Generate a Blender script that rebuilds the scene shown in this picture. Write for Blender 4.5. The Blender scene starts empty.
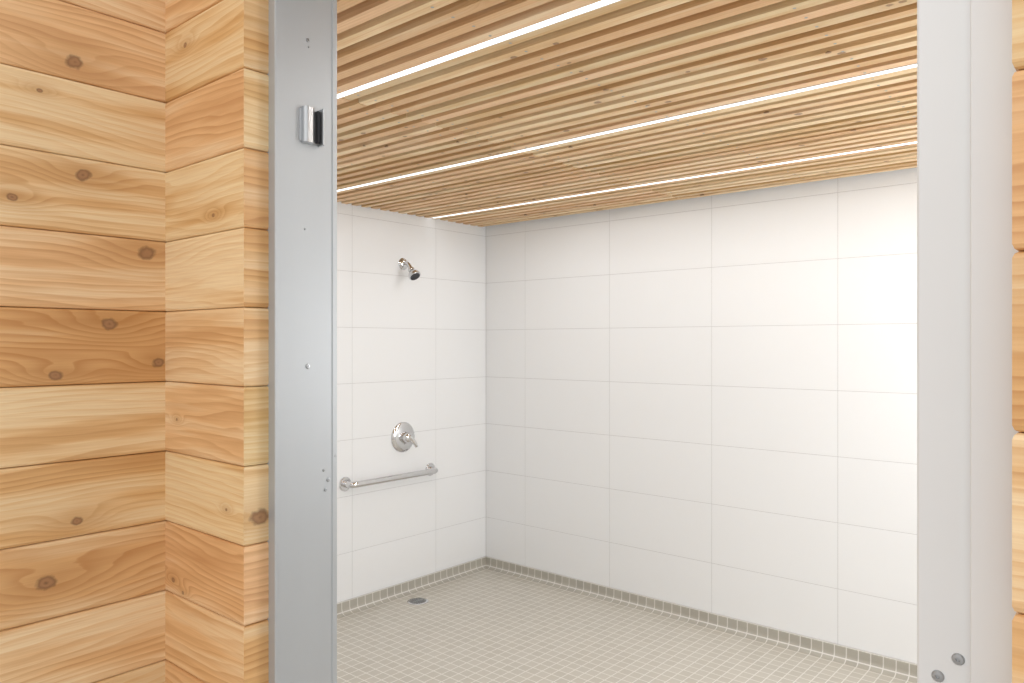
import bpy, bmesh, math, random
from mathutils import Vector, Matrix
random.seed(7)
S=bpy.context.scene
C=bpy.context.collection
S.view_settings.view_transform='Standard'
S.view_settings.look='None'
H=1.42
# ---------------------------------------------------------------- materials
def newmat(n):
    m=bpy.data.materials.new(n); m.use_nodes=True
    return m,m.node_tree,m.node_tree.nodes['Principled BSDF']
def simple(n,col,rough=.5,metal=0,noise=0,nscale=20,bump=0,stretch=(1,1,1)):
    m,t,b=newmat(n)
    b.inputs['Base Color'].default_value=(*col,1)
    b.inputs['Roughness'].default_value=rough; b.inputs['Metallic'].default_value=metal
    if noise or bump:
        tc=t.nodes.new('ShaderNodeTexCoord'); mp=t.nodes.new('ShaderNodeMapping'); mp.inputs['Scale'].default_value=stretch
        nz=t.nodes.new('ShaderNodeTexNoise'); nz.inputs['Scale'].default_value=nscale; nz.inputs['Detail'].default_value=4
        t.links.new(tc.outputs['Object'],mp.inputs[0]); t.links.new(mp.outputs[0],nz.inputs['Vector'])
        mx=t.nodes.new('ShaderNodeMix'); mx.data_type='RGBA'
        mx.inputs[6].default_value=(*[c*(1-noise) for c in col],1); mx.inputs[7].default_value=(*[min(1,c*(1+noise)) for c in col],1)
        t.links.new(nz.outputs[0],mx.inputs[0]); t.links.new(mx.outputs[2],b.inputs['Base Color'])
        if bump:
            bp=t.nodes.new('ShaderNodeBump'); bp.inputs['Strength'].default_value=bump; bp.inputs['Distance'].default_value=.002
            t.links.new(nz.outputs[0],bp.inputs['Height']); t.links.new(bp.outputs[0],b.inputs['Normal'])
    return m

def woodmat(name,light,dark,pale,period=.012,warp=7.0,knots=True,grainmix=.75,tonevar=.24,stretch=1.0,blotamt=1.0):
    m,t,b=newmat(name); N=t.nodes; L=t.links
    def M(op,a,b_=None,c=None,clamp=False):
        n=N.new('ShaderNodeMath'); n.operation=op; n.use_clamp=clamp
        for i,v in enumerate((a,b_,c)):
            if v is None: continue
            if isinstance(v,(int,float)): n.inputs[i].default_value=v
            else: L.new(v,n.inputs[i])
        return n.outputs[0]
    def vec(x,y,z):
        n=N.new('ShaderNodeCombineXYZ')
        for i,v in enumerate((x,y,z)):
            if isinstance(v,(int,float)): n.inputs[i].default_value=v
            else: L.new(v,n.inputs[i])
        return n.outputs[0]
    def noise(v,s,d=2):
        n=N.new('ShaderNodeTexNoise'); n.inputs['Scale'].default_value=s; n.inputs['Detail'].default_value=d
        L.new(v,n.inputs['Vector']); return n.outputs[0]
    def mix(f,a,c):
        n=N.new('ShaderNodeMix'); n.data_type='RGBA'
        if isinstance(f,(int,float)): n.inputs[0].default_value=f
        else: L.new(f,n.inputs[0])
        for i,v in ((6,a),(7,c)):
            if isinstance(v,tuple): n.inputs[i].default_value=(*v,1)
            else: L.new(v,n.inputs[i])
        return n.outputs[2]
    def attr(nm):
        a=N.new('ShaderNodeAttribute'); a.attribute_name=nm; s=N.new('ShaderNodeSeparateXYZ'); L.new(a.outputs['Vector'],s.inputs[0]); return s.outputs
    u,v,r=attr('wuv')
    ro=M('MULTIPLY',r,53.0)
    n1=noise(vec(M('MULTIPLY',u,1.9),M('MULTIPLY',v,8.0),ro),1.0,1)
    F=M('ADD',M('DIVIDE',v,period),M('MULTIPLY',n1,warp))
    n2=noise(vec(M('MULTIPLY',u,5),M('MULTIPLY',v,35),ro),1.0,2)
    F=M('ADD',F,M('MULTIPLY',n2,1.3))
    n3=noise(vec(M('MULTIPLY',u,60),M('MULTIPLY',v,60),ro),1.0,3)
    kmask=None; khalo=None; kring=None
    if knots:
        for kn in ('k1','k2','k3'):
            ku,kv,kr=attr(kn)
            du=M('MULTIPLY',M('SUBTRACT',u,ku),.75); dv=M('SUBTRACT',v,kv)
            d2=M('ADD',M('MULTIPLY',du,du),M('MULTIPLY',dv,dv))
            q=M('DIVIDE',M('SQRT',d2),M('MAXIMUM',kr,.00001))    # distance in knot radii
            du2=M('MULTIPLY',M('SUBTRACT',u,ku),.4)
            q2=M('DIVIDE',M('ADD',M('MULTIPLY',du2,du2),M('MULTIPLY',dv,dv)),M('MULTIPLY',M('MULTIPLY',kr,kr),9.0))
            g=M('EXPONENT',M('MULTIPLY',q2,-1.0))
            F=M('ADD',F,M('MULTIPLY',g,3.0))
            qq=M('ADD',q,M('MULTIPLY',M('SUBTRACT',n3,.5),1.1))
            km=M('SUBTRACT',1.0,M('MULTIPLY',M('SUBTRACT',qq,.65),2.4),None,True)
            kh=M('MULTIPLY',g,.42)
            rg=M('MULTIPLY',M('ADD',M('SINE',M('MULTIPLY',qq,5.0)),1.0),km)
            kmask=km if kmask is None else M('MAXIMUM',kmask,km)
            khalo=kh if khalo is None else M('MAXIMUM',khalo,kh)
            kring=rg if kring is None else M('ADD',kring,rg)
    fr=M('FRACT',F)
    # asymmetric growth ring: slow rise, sharp fall
    st=M('MULTIPLY',M('POWER',fr,2.0),M('SUBTRACT',1.0,M('POWER',fr,24.0)))
    st=M('MULTIPLY',st,grainmix)
    # grain strength itself varies over the board
    gv=noise(vec(M('MULTIPLY',u,1.5),M('MULTIPLY',v,20),M('ADD',ro,3.0)),1.0,1)
    st=M('MULTIPLY',st,M('MULTIPLY',M('SUBTRACT',gv,.14),2.5,None,True))
    fib=noise(vec(M('MULTIPLY',u,9),M('MULTIPLY',v,420),ro),1.0,3)
    blot=noise(vec(M('MULTIPLY',u,2.2*stretch),M('MULTIPLY',v,24),M('ADD',ro,9.0)),1.0,3)
    col=mix(st,light,dark)
    rr=M('FRACT',M('MULTIPLY',r,7.13))
    bf=M('MULTIPLY',M('SUBTRACT',M('ADD',blot,M('MULTIPLY',rr,.20)),.53),5.0,None,True)
    col=mix(M('MULTIPLY',bf,.85),col,mix(M('MULTIPLY',st,.75),pale,light))
    bd=M('MULTIPLY',M('SUBTRACT',.47,blot),4.0*blotamt,None,True)
    col=mix(M('MULTIPLY',bd,.75),col,dark)
    r3=M('FRACT',M('MULTIPLY',r,31.7))
    tone=N.new('ShaderNodeHueSaturation'); L.new(col,tone.inputs['Color'])
    L.new(M('ADD',M('MULTIPLY',r3,tonevar),1.08-tonevar),tone.inputs['Value'])
    L.new(M('ADD',M('MULTIPLY',rr,.013),.4915),tone.inputs['Hue'])
    L.new(M('ADD',M('MULTIPLY',r3,-.15),1.06),tone.inputs['Saturation'])
    col=tone.outputs[0]
    col=mix(M('MULTIPLY',M('SUBTRACT',fib,.35),.75,None,True),col,dark)
    if knots:
        col=mix(khalo,col,tuple(c*.85 for c in dark))
        kc=mix(M('MULTIPLY',kring,.5),(.15,.07,.03),(.36,.18,.08))
        col=mix(M('MULTIPLY',kmask,.9),col,kc)
    L.new(col,b.inputs['Base Color'])
    b.inputs['Roughness'].default_value=.5
    bp=N.new('ShaderNodeBump'); bp.inputs['Strength'].default_value=.15; bp.inputs['Distance'].default_value=.001
    L.new(M('ADD',fib,st),bp.inputs['Height']); L.new(bp.outputs[0],b.inputs['Normal'])
    return m

cedar=woodmat('cedar_planks',(.81,.51,.225),(.55,.275,.09),(.88,.69,.42),period=.014,warp=7,grainmix=1.0,tonevar=.2)
slatwood=woodmat('cedar_slats',(.89,.60,.305),(.64,.355,.14),(.93,.74,.47),period=.009,warp=3,grainmix=.5,tonevar=.26,blotamt=.6)
steel=simple('galvanised_steel',(.47,.49,.505),.42,.35,.07,6,.05,(1,1,.15))
steel_light=simple('painted_steel_light',(.71,.73,.745),.45,.1,.03,5)
steel_dull=simple('brushed_steel',(.56,.57,.58),.32,.85,.05,40,0,(1,1,.1))
chrome=simple('chrome',(.70,.70,.71),.12,1.0)
darkm=simple('dark_rubber_and_shade',(.03,.03,.035),.5)  # rubber parts, plus the painted shade inside the drain
zinc=simple('zinc_screw',(.42,.43,.44),.35,.9)
tile=simple('white_porcelain_tile',(.88,.888,.895),.28,0,.008,2)
grout=simple('grout',(.64,.64,.64),.9)
paint=simple('white_paint',(.82,.82,.82),.7,0,.02,4)
deck=simple('dark_stained_plywood',(.19,.095,.04),.8,0,.2,8)
concrete=simple('concrete',(.50,.49,.47),.85,0,.15,6,.3)
alu=simple('white_aluminium',(.8,.8,.8),.4,.2)

def mosaic(name,c1,c2,gr,size,axes,off=(0,0)):
    m,t,b=newmat(name); N=t.nodes;L=t.links
    tc=N.new('ShaderNodeTexCoord'); sp=N.new('ShaderNodeSeparateXYZ'); cb=N.new('ShaderNodeCombineXYZ')
    L.new(tc.outputs['Object'],sp.inputs[0]); L.new(sp.outputs[axes[0]],cb.inputs[0]); L.new(sp.outputs[axes[1]],cb.inputs[1])
    mp=N.new('ShaderNodeMapping'); mp.inputs['Location'].default_value=(off[0],off[1],0); L.new(cb.outputs[0],mp.inputs[0])
    br=N.new('ShaderNodeTexBrick'); br.offset=0; br.squash=1
    br.inputs['Scale'].default_value=1; br.inputs['Brick Width'].default_value=size; br.inputs['Row Height'].default_value=size
    br.inputs['Mortar Size'].default_value=.0026; br.inputs['Mortar Smooth'].default_value=.2
    br.inputs['Color1'].default_value=(*c1,1); br.inputs['Color2'].default_value=(*c2,1); br.inputs['Mortar'].default_value=(*gr,1)
    L.new(mp.outputs[0],br.inputs['Vector']); L.new(br.outputs['Color'],b.inputs['Base Color'])
    bp=N.new('ShaderNodeBump'); bp.invert=True; bp.inputs['Strength'].default_value=.4; bp.inputs['Distance'].default_value=.001
    L.new(br.outputs['Fac'],bp.inputs['Height']); L.new(bp.outputs[0],b.inputs['Normal'])
    b.inputs['Roughness'].default_value=.38
    return m
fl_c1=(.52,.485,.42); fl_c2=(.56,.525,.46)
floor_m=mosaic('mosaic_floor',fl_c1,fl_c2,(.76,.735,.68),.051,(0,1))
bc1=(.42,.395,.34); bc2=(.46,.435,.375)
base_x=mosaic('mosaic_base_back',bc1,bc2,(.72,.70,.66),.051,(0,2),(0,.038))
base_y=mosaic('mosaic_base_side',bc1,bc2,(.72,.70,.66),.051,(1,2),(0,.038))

# ---------------------------------------------------------------- mesh helpers
def link(o,parent=None):
    C.objects.link(o)
    if parent: o.parent=parent
    return o
def empty(n,loc=(0,0,0)):
    e=bpy.data.objects.new(n,None); e.location=loc; e.empty_display_size=.05; return link(e)
def mesh(n,vs,fs,mats,mi=None,parent=None,smooth=False):
    me=bpy.data.meshes.new(n); me.from_pydata(vs,[],fs)
    for m in mats: me.materials.append(m)
    if mi:
        for p,i in zip(me.polygons,mi): p.material_index=i
    if smooth:
        for p in me.polygons: p.use_smooth=True
    me.update(); return link(bpy.data.objects.new(n,me),parent)
def boxes(n,bl,mats,parent=None,bevel=0):
    """bl: list of (x0,x1,y0,y1,z0,z1[,mat])"""
    vs=[];fs=[];mi=[]
    for b in bl:
        x0,x1,y0,y1,z0,z1=b[:6]; m=b[6] if len(b)>6 else 0
        k=len(vs)
        vs+=[(x0,y0,z0),(x1,y0,z0),(x1,y1,z0),(x0,y1,z0),(x0,y0,z1),(x1,y0,z1),(x1,y1,z1),(x0,y1,z1)]
        for f in ((0,3,2,1),(4,5,6,7),(0,1,5,4),(1,2,6,5),(2,3,7,6),(3,0,4,7)):
            fs.append(tuple(k+i for i in f)); mi.append(m)
    o=mesh(n,vs,fs,mats,mi,parent)
    if bevel:
        md=o.modifiers.new('bevel','BEVEL'); md.width=bevel; md.segments=2; md.limit_method='ANGLE'
    return o
def lathe(n,prof,axis_o,axis_d,mat,parent=None,seg=40):
    """prof: list of (dist along axis, radius)"""
    d=Vector(axis_d).normalized(); a=d.orthogonal().normalized(); b=d.cross(a); o=Vector(axis_o)
    vs=[];fs=[]
    for (h,r) in prof:
        for i in range(seg):
            t=2*math.pi*i/seg; vs.append(tuple(o+d*h+a*(r*math.cos(t))+b*(r*math.sin(t))))
    for j in range(len(prof)-1):
        for i in range(seg):
            i2=(i+1)%seg; fs.append((j*seg+i,j*seg+i2,(j+1)*seg+i2,(j+1)*seg+i))
    fs.append(tuple(range(seg))[::-1]); fs.append(tuple((len(prof)-1)*seg+i for i in range(seg)))
    ob=mesh(n,vs,fs,[mat],None,parent,True)
    md=ob.modifiers.new('es','EDGE_SPLIT'); md.split_angle=math.radians(40)
    return ob
def tube(n,pts,radii,mat,parent=None,seg=20,smoothn=6):
    # Catmull-Rom resample then sweep
    P=[Vector(p) for p in pts]
    if not isinstance(radii,(list,tuple)): radii=[radii]*len(P)
    Q=[];R=[]
    for i in range(len(P)-1):
        p0=P[max(i-1,0)];p1=P[i];p2=P[i+1];p3=P[min(i+2,len(P)-1)]
        for k in range(smoothn):
            t=k/smoothn
            Q.append(.5*((2*p1)+(p2-p0)*t+(2*p0-5*p1+4*p2-p3)*t*t+(-p0+3*p1-3*p2+p3)*t**3)); R.append(radii[i]*(1-t)+radii[i+1]*t)
    Q.append(P[-1]);R.append(radii[-1])
    vs=[];fs=[]; a=None
    for i,q in enumerate(Q):
        d=(Q[min(i+1,len(Q)-1)]-Q[max(i-1,0)]).normalized()
        if a is None: a=d.orthogonal().normalized()
        a=(a-d*a.dot(d)).normalized(); b=d.cross(a)
        for k in range(seg):
            t=2*math.pi*k/seg; vs.append(tuple(q+a*(R[i]*math.cos(t))+b*(R[i]*math.sin(t))))
    for j in range(len(Q)-1):
        for i in range(seg):
            i2=(i+1)%seg; fs.append((j*seg+i,j*seg+i2,(j+1)*seg+i2,(j+1)*seg+i))
    fs.append(tuple(range(seg))[::-1]); fs.append(tuple((len(Q)-1)*seg+i for i in range(seg)))
    return mesh(n,vs,fs,[mat],None,parent,True)

class WB:
    def __init__(s): s.v=[];s.f=[];s.uv=[];s.k=[];s.m=[]
    def quad(s,ps,uvs,r,kn,mi=0):
        k=len(s.v); s.v+=[tuple(p) for p in ps]; s.f.append(tuple(range(k,k+len(ps))))
        s.uv+=[(a,b,r) for a,b in uvs]; s.k.append(kn); s.m.append(mi)
    def build(s,n,mats,parent=None):
        o=mesh(n,s.v,s.f,mats,s.m,parent); me=o.data
        a=me.attributes.new('wuv','FLOAT_VECTOR','CORNER'); a.data.foreach_set('vector',[c for t in s.uv for c in t])
        for j in range(3):
            a=me.attributes.new('k%d'%(j+1),'FLOAT_VECTOR','FACE'); a.data.foreach_set('vector',[c for t in s.k for c in t[j]])
        return o
NK=(99.,99.,.001)

# ---------------------------------------------------------------- cladding
PL=.14; Z0=H+.063
ks=list(range(-11,9))
YF=-2.8365
CH=.0055; DP=-.014
def prof(z0,z1):
    g=.0005
    return [(z0+g,DP),(z0+g,-CH*.7),(z0+CH*.35,-CH*.25),(z0+CH,0),(z1-CH,0),(z1-CH*.35,-CH*.25),(z1-g,-CH*.7),(z1-g,DP)]
# explicit knots:  (segment, u, z_rel, radius)
KN={'A':[(-3.003,.517,.013),(-2.989,.311,.011),(-2.873,.177,.014),(-2.943,.036,.012),(-3.034,-.058,.009),(-2.851,-.038,.010),
         (-2.999,-.328,.008),(-3.05,-.430,.014),(-3.103,.254,.007),(-3.06,.45,.004),(-3.6,.1,.012),(-3.5,-.3,.010),(-3.9,.4,.011)],
    'B':[(1.775,-.468,.005),(1.815,-.485,.004),(1.825,.576,.005),(1.933,.235,.004),(1.79,-.15,.003),(1.98,-.30,.003)],
    'C':[(-2.806,-.31,.015)],
    'D':[(3.5,.2,.012),(3.7,-.4,.012)],'E':[]}
def cladding(name,path,segs,zmin=None,zmax=None,dz=0,endcap=True):
    """path(d)->list of xy points for offset d;  segs: list of (key, axis)"""
    w=WB()
    for k in ks:
        z0=Z0+k*PL+dz; z1=z0+PL
        if zmin is not None and z0<zmin-.001: continue
        z0=max(z0,0.0)
        if z1<=.01: continue
        pr=prof(z0,z1)
        for si,(key,ax) in enumerate(segs):
            r=random.random()
            kn=[(u,H+z,rad) for (u,z,rad) in KN[key] if z0<=H+z<z1][:3]
            while len(kn)<3: kn.append(NK)
            for a in range(len(pr)-1):
                (za,da),(zb,db)=pr[a],pr[a+1]
                pa=path(da);pb=path(db)
                A0,A1=pa[si],pa[si+1];B0,B1=pb[si],pb[si+1]
                w.quad([(*A0,za),(*A1,za),(*B1,zb),(*B0,zb)],[(A0[ax],za),(A1[ax],za),(B1[ax],zb),(B0[ax],zb)],r,kn)
    # backing surface behind the joints
    zt=Z0+(ks[-1]+1)*PL
    zb_=0 if zmin is None else zmin
    pa=path(DP)
    for si in range(len(segs)):
        w.quad([(*pa[si],zb_),(*pa[si+1],zb_),(*pa[si+1],zt),(*pa[si],zt)],[(0,0)]*4,.5,[NK]*3,1)
    return w.build(name,[cedar,deck])
XI=1.741; XL=2.040; XR=3.168; YS=-2.785
random.seed(33)
cladding('wall_left_cedar_cladding',lambda d:[(XI+d,-5.6),(XI+d,YF-d),(XL+d,YF-d),(XL+d,YS)],[('A',1),('B',0),('C',1)])
cladding('wall_right_cedar_cladding',lambda d:[(XR-d,YS),(XR-d,YF-d),(4.3,YF-d)],[('C',1),('D',0)],dz=.008)
cladding('wall_header_cedar_cladding',lambda d:[(XL,YF-d),(XR,YF-d)],[('E',0)],zmin=Z0+5*PL)

ZT=2.55
# wall cores
YI=-2.651; XW=3.70
boxes('wall_front',[(-.15,2.02,YF+.0145,YI,0,ZT),(3.19,4.3,YF+.0145,YI,0,ZT),(2.02,3.19,YF+.0145,YI,2.24,ZT)],[paint])
boxes('wall_entry_side',[(1.58,XI-.0145,-5.6,YF+.0145,0,ZT)],[paint])

# ---------------------------------------------------------------- shower room shell (tiled walls)
def tiled(name,u0,u1,ujoint,w,axis,bodybox,plane,sgn):
    """axis 'x' : wall in plane y=plane; tiles stand proud by 8 mm in direction sgn"""
    g=.0012; th=.008
    bl=[(*bodybox,1)]
    # grout bed, just below the tile faces
    lo,hi=sorted((plane,plane+sgn*(th-.0010)))
    bl.append((u0,u1,lo,hi,.064,2.35,1) if axis=='x' else (lo,hi,u0,u1,.064,2.35,1))
    us=[u0]; u=ujoint
    while u-w>u0+.01: u-=w
    while u<u1-.01: us.append(u); u+=w
    us.append(u1)
    zs=[.064]; z=H+.083
    while z-.2975>.08: z-=.2975
    while z<2.3: zs.append(z); z+=.2975
    zs.append(2.35)
    for i in range(len(us)-1):
        for j in range(len(zs)-1):
            a,b,c,d=us[i]+g,us[i+1]-g,zs[j]+g,zs[j+1]-g
            lo,hi=sorted((plane,plane+sgn*th))
            if axis=='x': bl.append((a,b,lo,hi,c,d,0))
            else: bl.append((lo,hi,a,b,c,d,0))
    return boxes(name,bl,[tile,grout],bevel=.0004)
tiled('wall_back',0,XW,.323,.61,'x',(-.15,XW+.15,.006,.15,0,ZT),.008,-1)
tiled('wall_left',YI,0,-.437,.61,'y',(-.15,-.006,YI,.006,0,ZT),-.008,1)
# right wall with an added, unseen window opening for fill light
wy0,wy1,wz0,wz1=-1.45,-.25,.95,1.85
boxes('wall_right',[(XW,XW+.15,YI,wy0,0,ZT),(XW,XW+.15,wy1,.006,0,ZT),(XW,XW+.15,wy0,wy1,0,wz0),(XW,XW+.15,wy0,wy1,wz1,ZT)],[tile])
boxes('added_window',[(XW+.02,XW+.07,wy0,wy0+.05,wz0,wz1),(XW+.02,XW+.07,wy1-.05,wy1,wz0,wz1),(XW+.02,XW+.07,wy0,wy1,wz0,wz0+.05),(XW+.02,XW+.07,wy0,wy1,wz1-.05,wz1),(XW+.02,XW+.07,(wy0+wy1)/2-.02,(wy0+wy1)/2+.02,wz0,wz1)],[alu],bevel=.003)
# floor, base, deck
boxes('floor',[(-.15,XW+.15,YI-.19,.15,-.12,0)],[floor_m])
boxes('ground_slab',[(-1,7,-9,YI-.19,-.14,-.005)],[concrete])
boxes('ceiling',[(-.15,4.3,YF+.0145,.15,ZT,ZT+.1),(0,XW,YI,0,2.235,2.25)],[deck])
# coved mosaic base
def cove(name,axis,m,L0,L1):
    pr=[(.000,.064),(.010,.064),(.0105,.034)]
    for i in range(7):
        t=math.pi/2*i/6; pr.append((.0105+.03*(1-math.cos(t)),.0305-.03*math.sin(t)))
    pr+= [(.042,-.001)]
    vs=[];fs=[]
    for (d,z) in pr:
        for e in (L0,L1): vs.append((e,-d,z) if axis=='x' else (d,e,z))
    for i in range(len(pr)-1): fs.append((2*i,2*i+1,2*i+3,2*i+2))
    return mesh(name,vs,fs,[m],None,None,False)
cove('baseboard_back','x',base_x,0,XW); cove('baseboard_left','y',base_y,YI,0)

# ---------------------------------------------------------------- slatted ceiling
random.seed(5)
NP=13
w=WB(); pitch=.843/NP; zb=H+.732; sh=.036; hw=.0175
strips=[-2.172,-2.172+NP*pitch,-2.172+2*NP*pitch]
screws=[]
y=-2.172-12*pitch+pitch/2
while y<-.02:
    if y-hw>YI+.002:
        a,b=y-hw,y+hw
        for (x0,x1) in ((.004,1.398),(1.402,XW-.004)):
            r=random.random(); dzz=random.uniform(-.0012,.0012)
            z0=zb+dzz; z1=zb+sh
            off=random.random()*5
            kn=[]
            for q in range(3):
                if random.random()<.6: kn.append((off+random.uniform(x0,x1),random.uniform(0,.03),random.uniform(.005,.011)))
                else: kn.append(NK)
            X0=off+x0;X1=off+x1;W=b-a
            w.quad([(x0,b,z0),(x1,b,z0),(x1,a,z0),(x0,a,z0)],[(X0,W),(X1,W),(X1,0),(X0,0)],r,kn)
            w.quad([(x0,a,z0),(x1,a,z0),(x1,a,z1),(x0,a,z1)],[(X0,0),(X1,0),(X1,-sh),(X0,-sh)],r,kn)
            w.quad([(x1,b,z0),(x0,b,z0),(x0,b,z1),(x1,b,z1)],[(X1,W),(X0,W),(X0,W+sh),(X1,W+sh)],r,kn)
            w.quad([(x0,a,z1),(x1,a,z1),(x1,b,z1),(x0,b,z1)],[(X0,0),(X1,0),(X1,W),(X0,W)],r,kn)
            w.quad([(x0,b,z0),(x0,a,z0),(x0,a,z1),(x0,b,z1)],[(0,0),(.0,.01),(.01,.02),(0,.02)],r,[NK]*3)
            w.quad([(x1,a,z0),(x1,b,z0),(x1,b,z1),(x1,a,z1)],[(0,0),(.0,.01),(.01,.02),(0,.02)],r,[NK]*3)
        for sx in (.10,.75,1.34,1.46,2.05,2.65,3.25,3.6):
            screws.append((sx+random.uniform(-.004,.004),(a+b)/2,zb-.0015))
    y+=pitch
slat=w.build('slatted_ceiling',[slatwood])
vs=[];fs=[]
for (x,y_,z) in screws:
    k=len(vs)
    vs+=[(x+.004*math.cos(t*math.pi/4),y_+.004*math.sin(t*math.pi/4),z) for t in range(8)]; fs.append(tuple(k+j for j in range(8))[::-1])
mesh('ceiling_screws',vs,fs,[zinc],None,slat)
boxes('cross_battens',[(x-.02,x+.02,YI+.01,-.01,zb+sh,2.235) for x in (.10,.75,1.34,1.46,2.05,2.65,3.25,3.6)],[deck],parent=slat)
# LED strip lights
em,t,b=newmat('led_diffuser'); b.inputs['Base Color'].default_value=(.9,.9,.9,1); b.inputs['Emission Color'].default_value=(1,.99,.97,1); b.inputs['Emission Strength'].default_value=1.5
for i,s in enumerate(strips):
    e=empty('led_strip_light',(0,0,0))
    boxes('channel',[(.02,XW-.01,s-.0142,s-.0125,zb-.001,zb+.03),(.02,XW-.01,s+.0125,s+.0142,zb-.001,zb+.03),(.02,XW-.01,s-.0125,s+.0125,zb+.024,zb+.03)],[alu],e)
    boxes('diffuser',[(.022,XW-.012,s-.0122,s+.0122,zb,zb+.006)],[em],e)
    ld=bpy.data.lights.new('led_tube','AREA'); ld.shape='RECTANGLE'; ld.size=XW-.45; ld.size_y=.022; ld.energy=8.3; ld.color=(.972,.986,1)
    lo=link(bpy.data.objects.new('led_tube',ld),e); lo.location=((XW+.33)/2,s,zb-.002)

# ---------------------------------------------------------------- steel door frame
e=empty('door_1')
boxes('jamb_left',[(2.012,2.059,YS,YI-.012,0,2.24)],[steel],e,bevel=.003)
boxes('jamb_left_lip',[(2.03,2.0605,YI-.0145,YI-.003,0,2.24)],[steel],e,bevel=.0015)
boxes('jamb_left_edge',[(2.012,2.0605,YS-.003,YS+.004,0,2.24)],[steel],e,bevel=.0012)
boxes('jamb_right',[(3.09,3.188,YS,YI,0,2.24)],[steel_light],e,bevel=.002)
boxes('jamb_right_plate',[(3.133,XR-.0005,YS-.009,YS+.002,0,2.24)],[steel_light],e,bevel=.0008)
boxes('jamb_head',[(2.0,3.19,YS,YI,2.185,2.245)],[steel],e,bevel=.002)
def screw(n,o,d,r,parent,mat=zinc):
    lathe(n,[(-.004,r),(.0008,r),(.0022,r*.8),(.0024,r*.35),(.0010,r*.3)],o,d,mat,parent,16)
cy=-3.53
for (dy,z,r) in ((.811,.56,.004),(.813,.548,.002),(.811,-.043,.0048),(.856,-.259,.004),(.850,-.277,.0035),(.872,-.215,.0035),(.846,-.24,.0025),(.805,.21,.002)):
    screw('jamb_screw',(2.0585,cy+dy,H+z),(1,0,0),r,e)
screw('jamb_bolt',(3.107,YS+.0005,H-.292),(0,-1,0),.0052,e); screw('jamb_bolt',(3.1225,YS+.0005,H-.273),(0,-1,0),.0052,e)
# strike / latch keeper
e=empty('strike_plate')
z=H+.401
boxes('plate',[(2.058,2.0612,cy+.793,cy+.845,z-.030,z+.030)],[steel_dull],e,bevel=.001)
# rounded keeper block: extruded profile in (x,y), rolled front edge
def extr(n,pts,z0,z1,mat,parent):
    k=len(pts); vs=[(x,y,z0) for x,y in pts]+[(x,y,z1) for x,y in pts]
    fs=[(i,(i+1)%k,k+(i+1)%k,k+i) for i in range(k)]+[tuple(range(k))[::-1],tuple(range(k,2*k))]
    o=mesh(n,vs,fs,[mat],None,parent); md=o.modifiers.new('b','BEVEL'); md.width=.0008; md.segments=2; md.limit_method='ANGLE'; return o
kp=[(2.060,cy+.796)]+[(2.066+.008*math.sin(t*math.pi/12),cy+.804-.008*math.cos(t*math.pi/12)) for t in range(0,7)]+[(2.074,cy+.812),(2.070,cy+.818),(2.060,cy+.818)]
extr('keeper_block',kp,z-.033,z+.033,steel_dull,e)
boxes('slot_liner',[(2.060,2.0665,cy+.8185,cy+.8250,z-.027,z+.027)],[darkm],e)
boxes('rubber_bumper',[(2.060,2.070,cy+.8252,cy+.832,z-.030,z+.030)],[darkm],e,bevel=.002)
kl=[(2.060,cy+.8325),(2.070,cy+.8325),(2.079,cy+.8300),(2.080,cy+.8325),(2.073,cy+.8375),(2.060,cy+.8380)]
extr('curved_lip',kl,z-.034,z+.034,steel_dull,e)
# ---------------------------------------------------------------- shower fixtures
e=empty('shower_head')
Y=-.694; Z=H+.448
lathe('wall_flange',[(0,.034),(.004,.034),(.012,.026),(.018,.014),(.018,.010)],(.0,Y,Z),(1,0,0),chrome,e)
tube('arm',[(.005,Y,Z),(.030,Y,Z+.003),(.05,Y,Z-.008),(.066,Y,Z-.030)],.0115,chrome,e)
d=Vector((.62,0,-.78)).normalized(); o=Vector((.062,Y,Z-.026))
lathe('ball_joint',[(0,.010),(.005,.017),(.014,.019),(.022,.015)],o,d,chrome,e)
lathe('head',[(.016,.012),(.026,.017),(.040,.030),(.050,.034),(.062,.035),(.066,.032)],o,d,chrome,e)
lathe('spray_face',[(.064,.029),(.068,.028)],o,d,darkm,e)
e=empty('shower_valve')
Y=-.695; Z=H-.533
lathe('escutcheon',[(0,.086),(.003,.086),(.008,.082),(.014,.060),(.018,.036),(.018,.030)],(0,Y,Z),(1,0,0),chrome,e,56)
lathe('hub',[(.015,.033),(.040,.030),(.055,.027),(.062,.020),(.064,.006)],(0,Y,Z),(1,0,0),chrome,e)
tube('lever',[(.052,Y,Z+.010),(.058,Y+.015,Z-.008),(.064,Y+.032,Z-.030),(.066,Y+.045,Z-.052)],[.017,.015,.012,.010],chrome,e)
e=empty('grab_bar')
Z=H-.742; ya,yb=-1.095,-.485
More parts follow.
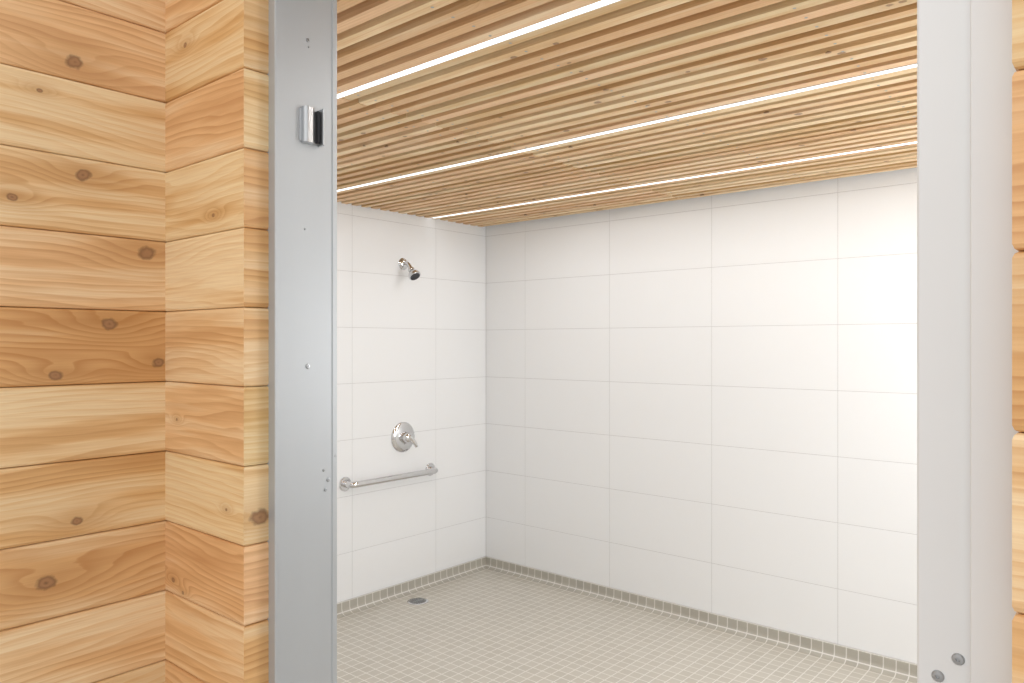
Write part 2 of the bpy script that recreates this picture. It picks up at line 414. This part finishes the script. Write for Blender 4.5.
tube('bar',[(.004,ya,Z),(.035,ya,Z),(.052,ya+.006,Z),(.060,ya+.024,Z),(.061,ya+.06,Z),(.061,(ya+yb)/2,Z),(.061,yb-.06,Z),(.060,yb-.024,Z),(.052,yb-.006,Z),(.035,yb,Z),(.004,yb,Z)],.017,chrome,e)
for yy in (ya,yb): lathe('flange',[(0,.038),(.004,.038),(.009,.034),(.010,.018)],(0,yy,Z),(1,0,0),chrome,e)
# drain
e=empty('floor_drain')
dx,dy=.160,-.725
lathe('rim',[(0,.058),(.002,.058),(.003,.054),(.003,.046)],(dx,dy,0),(0,0,1),chrome,e)
lathe('well_shade',[(.0031,.044),(.0034,.044)],(dx,dy,0),(0,0,1),darkm,e)  # flat dark disc painting the shade of the hollow under the grate
bl=[]
for j in range(-3,4):
    hl=math.sqrt(max(.045**2-(j*.0125)**2,0)); bl.append((dx-hl,dx+hl,dy+j*.0125-.0035,dy+j*.0125+.0035,.0034,.0046))
bl.append((dx-.005,dx+.005,dy-.044,dy+.044,.0034,.0047))
boxes('grate',bl,[zinc],e)

# ---------------------------------------------------------------- light
wd=bpy.data.worlds.new('sky'); S.world=wd; wd.use_nodes=True
bg=wd.node_tree.nodes['Background']; bg.inputs[0].default_value=(.98,.99,1,1); bg.inputs[1].default_value=1.13
sn=bpy.data.lights.new('sun','SUN'); sn.energy=.7; sn.angle=math.radians(50); sn.color=(1,.98,.95)
so=link(bpy.data.objects.new('sun',sn)); so.rotation_euler=Vector((.12,.8,-.6)).to_track_quat('-Z','Y').to_euler()
# added fill lamp at the unseen window, brightens room and back wall
wl=bpy.data.lights.new('window_fill','AREA'); wl.shape='RECTANGLE'; wl.size=wz1-wz0-.1; wl.size_y=wy1-wy0-.1; wl.energy=22; wl.color=(.96,.98,1)
wo=link(bpy.data.objects.new('window_fill',wl)); wo.location=(XW+.10,(wy0+wy1)/2,(wz0+wz1)/2); wo.rotation_euler=(0,math.pi/2,0)
# camera
cd=bpy.data.cameras.new('camera'); cd.lens=26.51; cd.sensor_width=36; cd.shift_y=.0015; cd.clip_start=.02
co=link(bpy.data.objects.new('camera',cd)); co.location=(3.255,-3.53,H); co.rotation_euler=(math.pi/2,0,math.radians(40.7))
S.camera=co
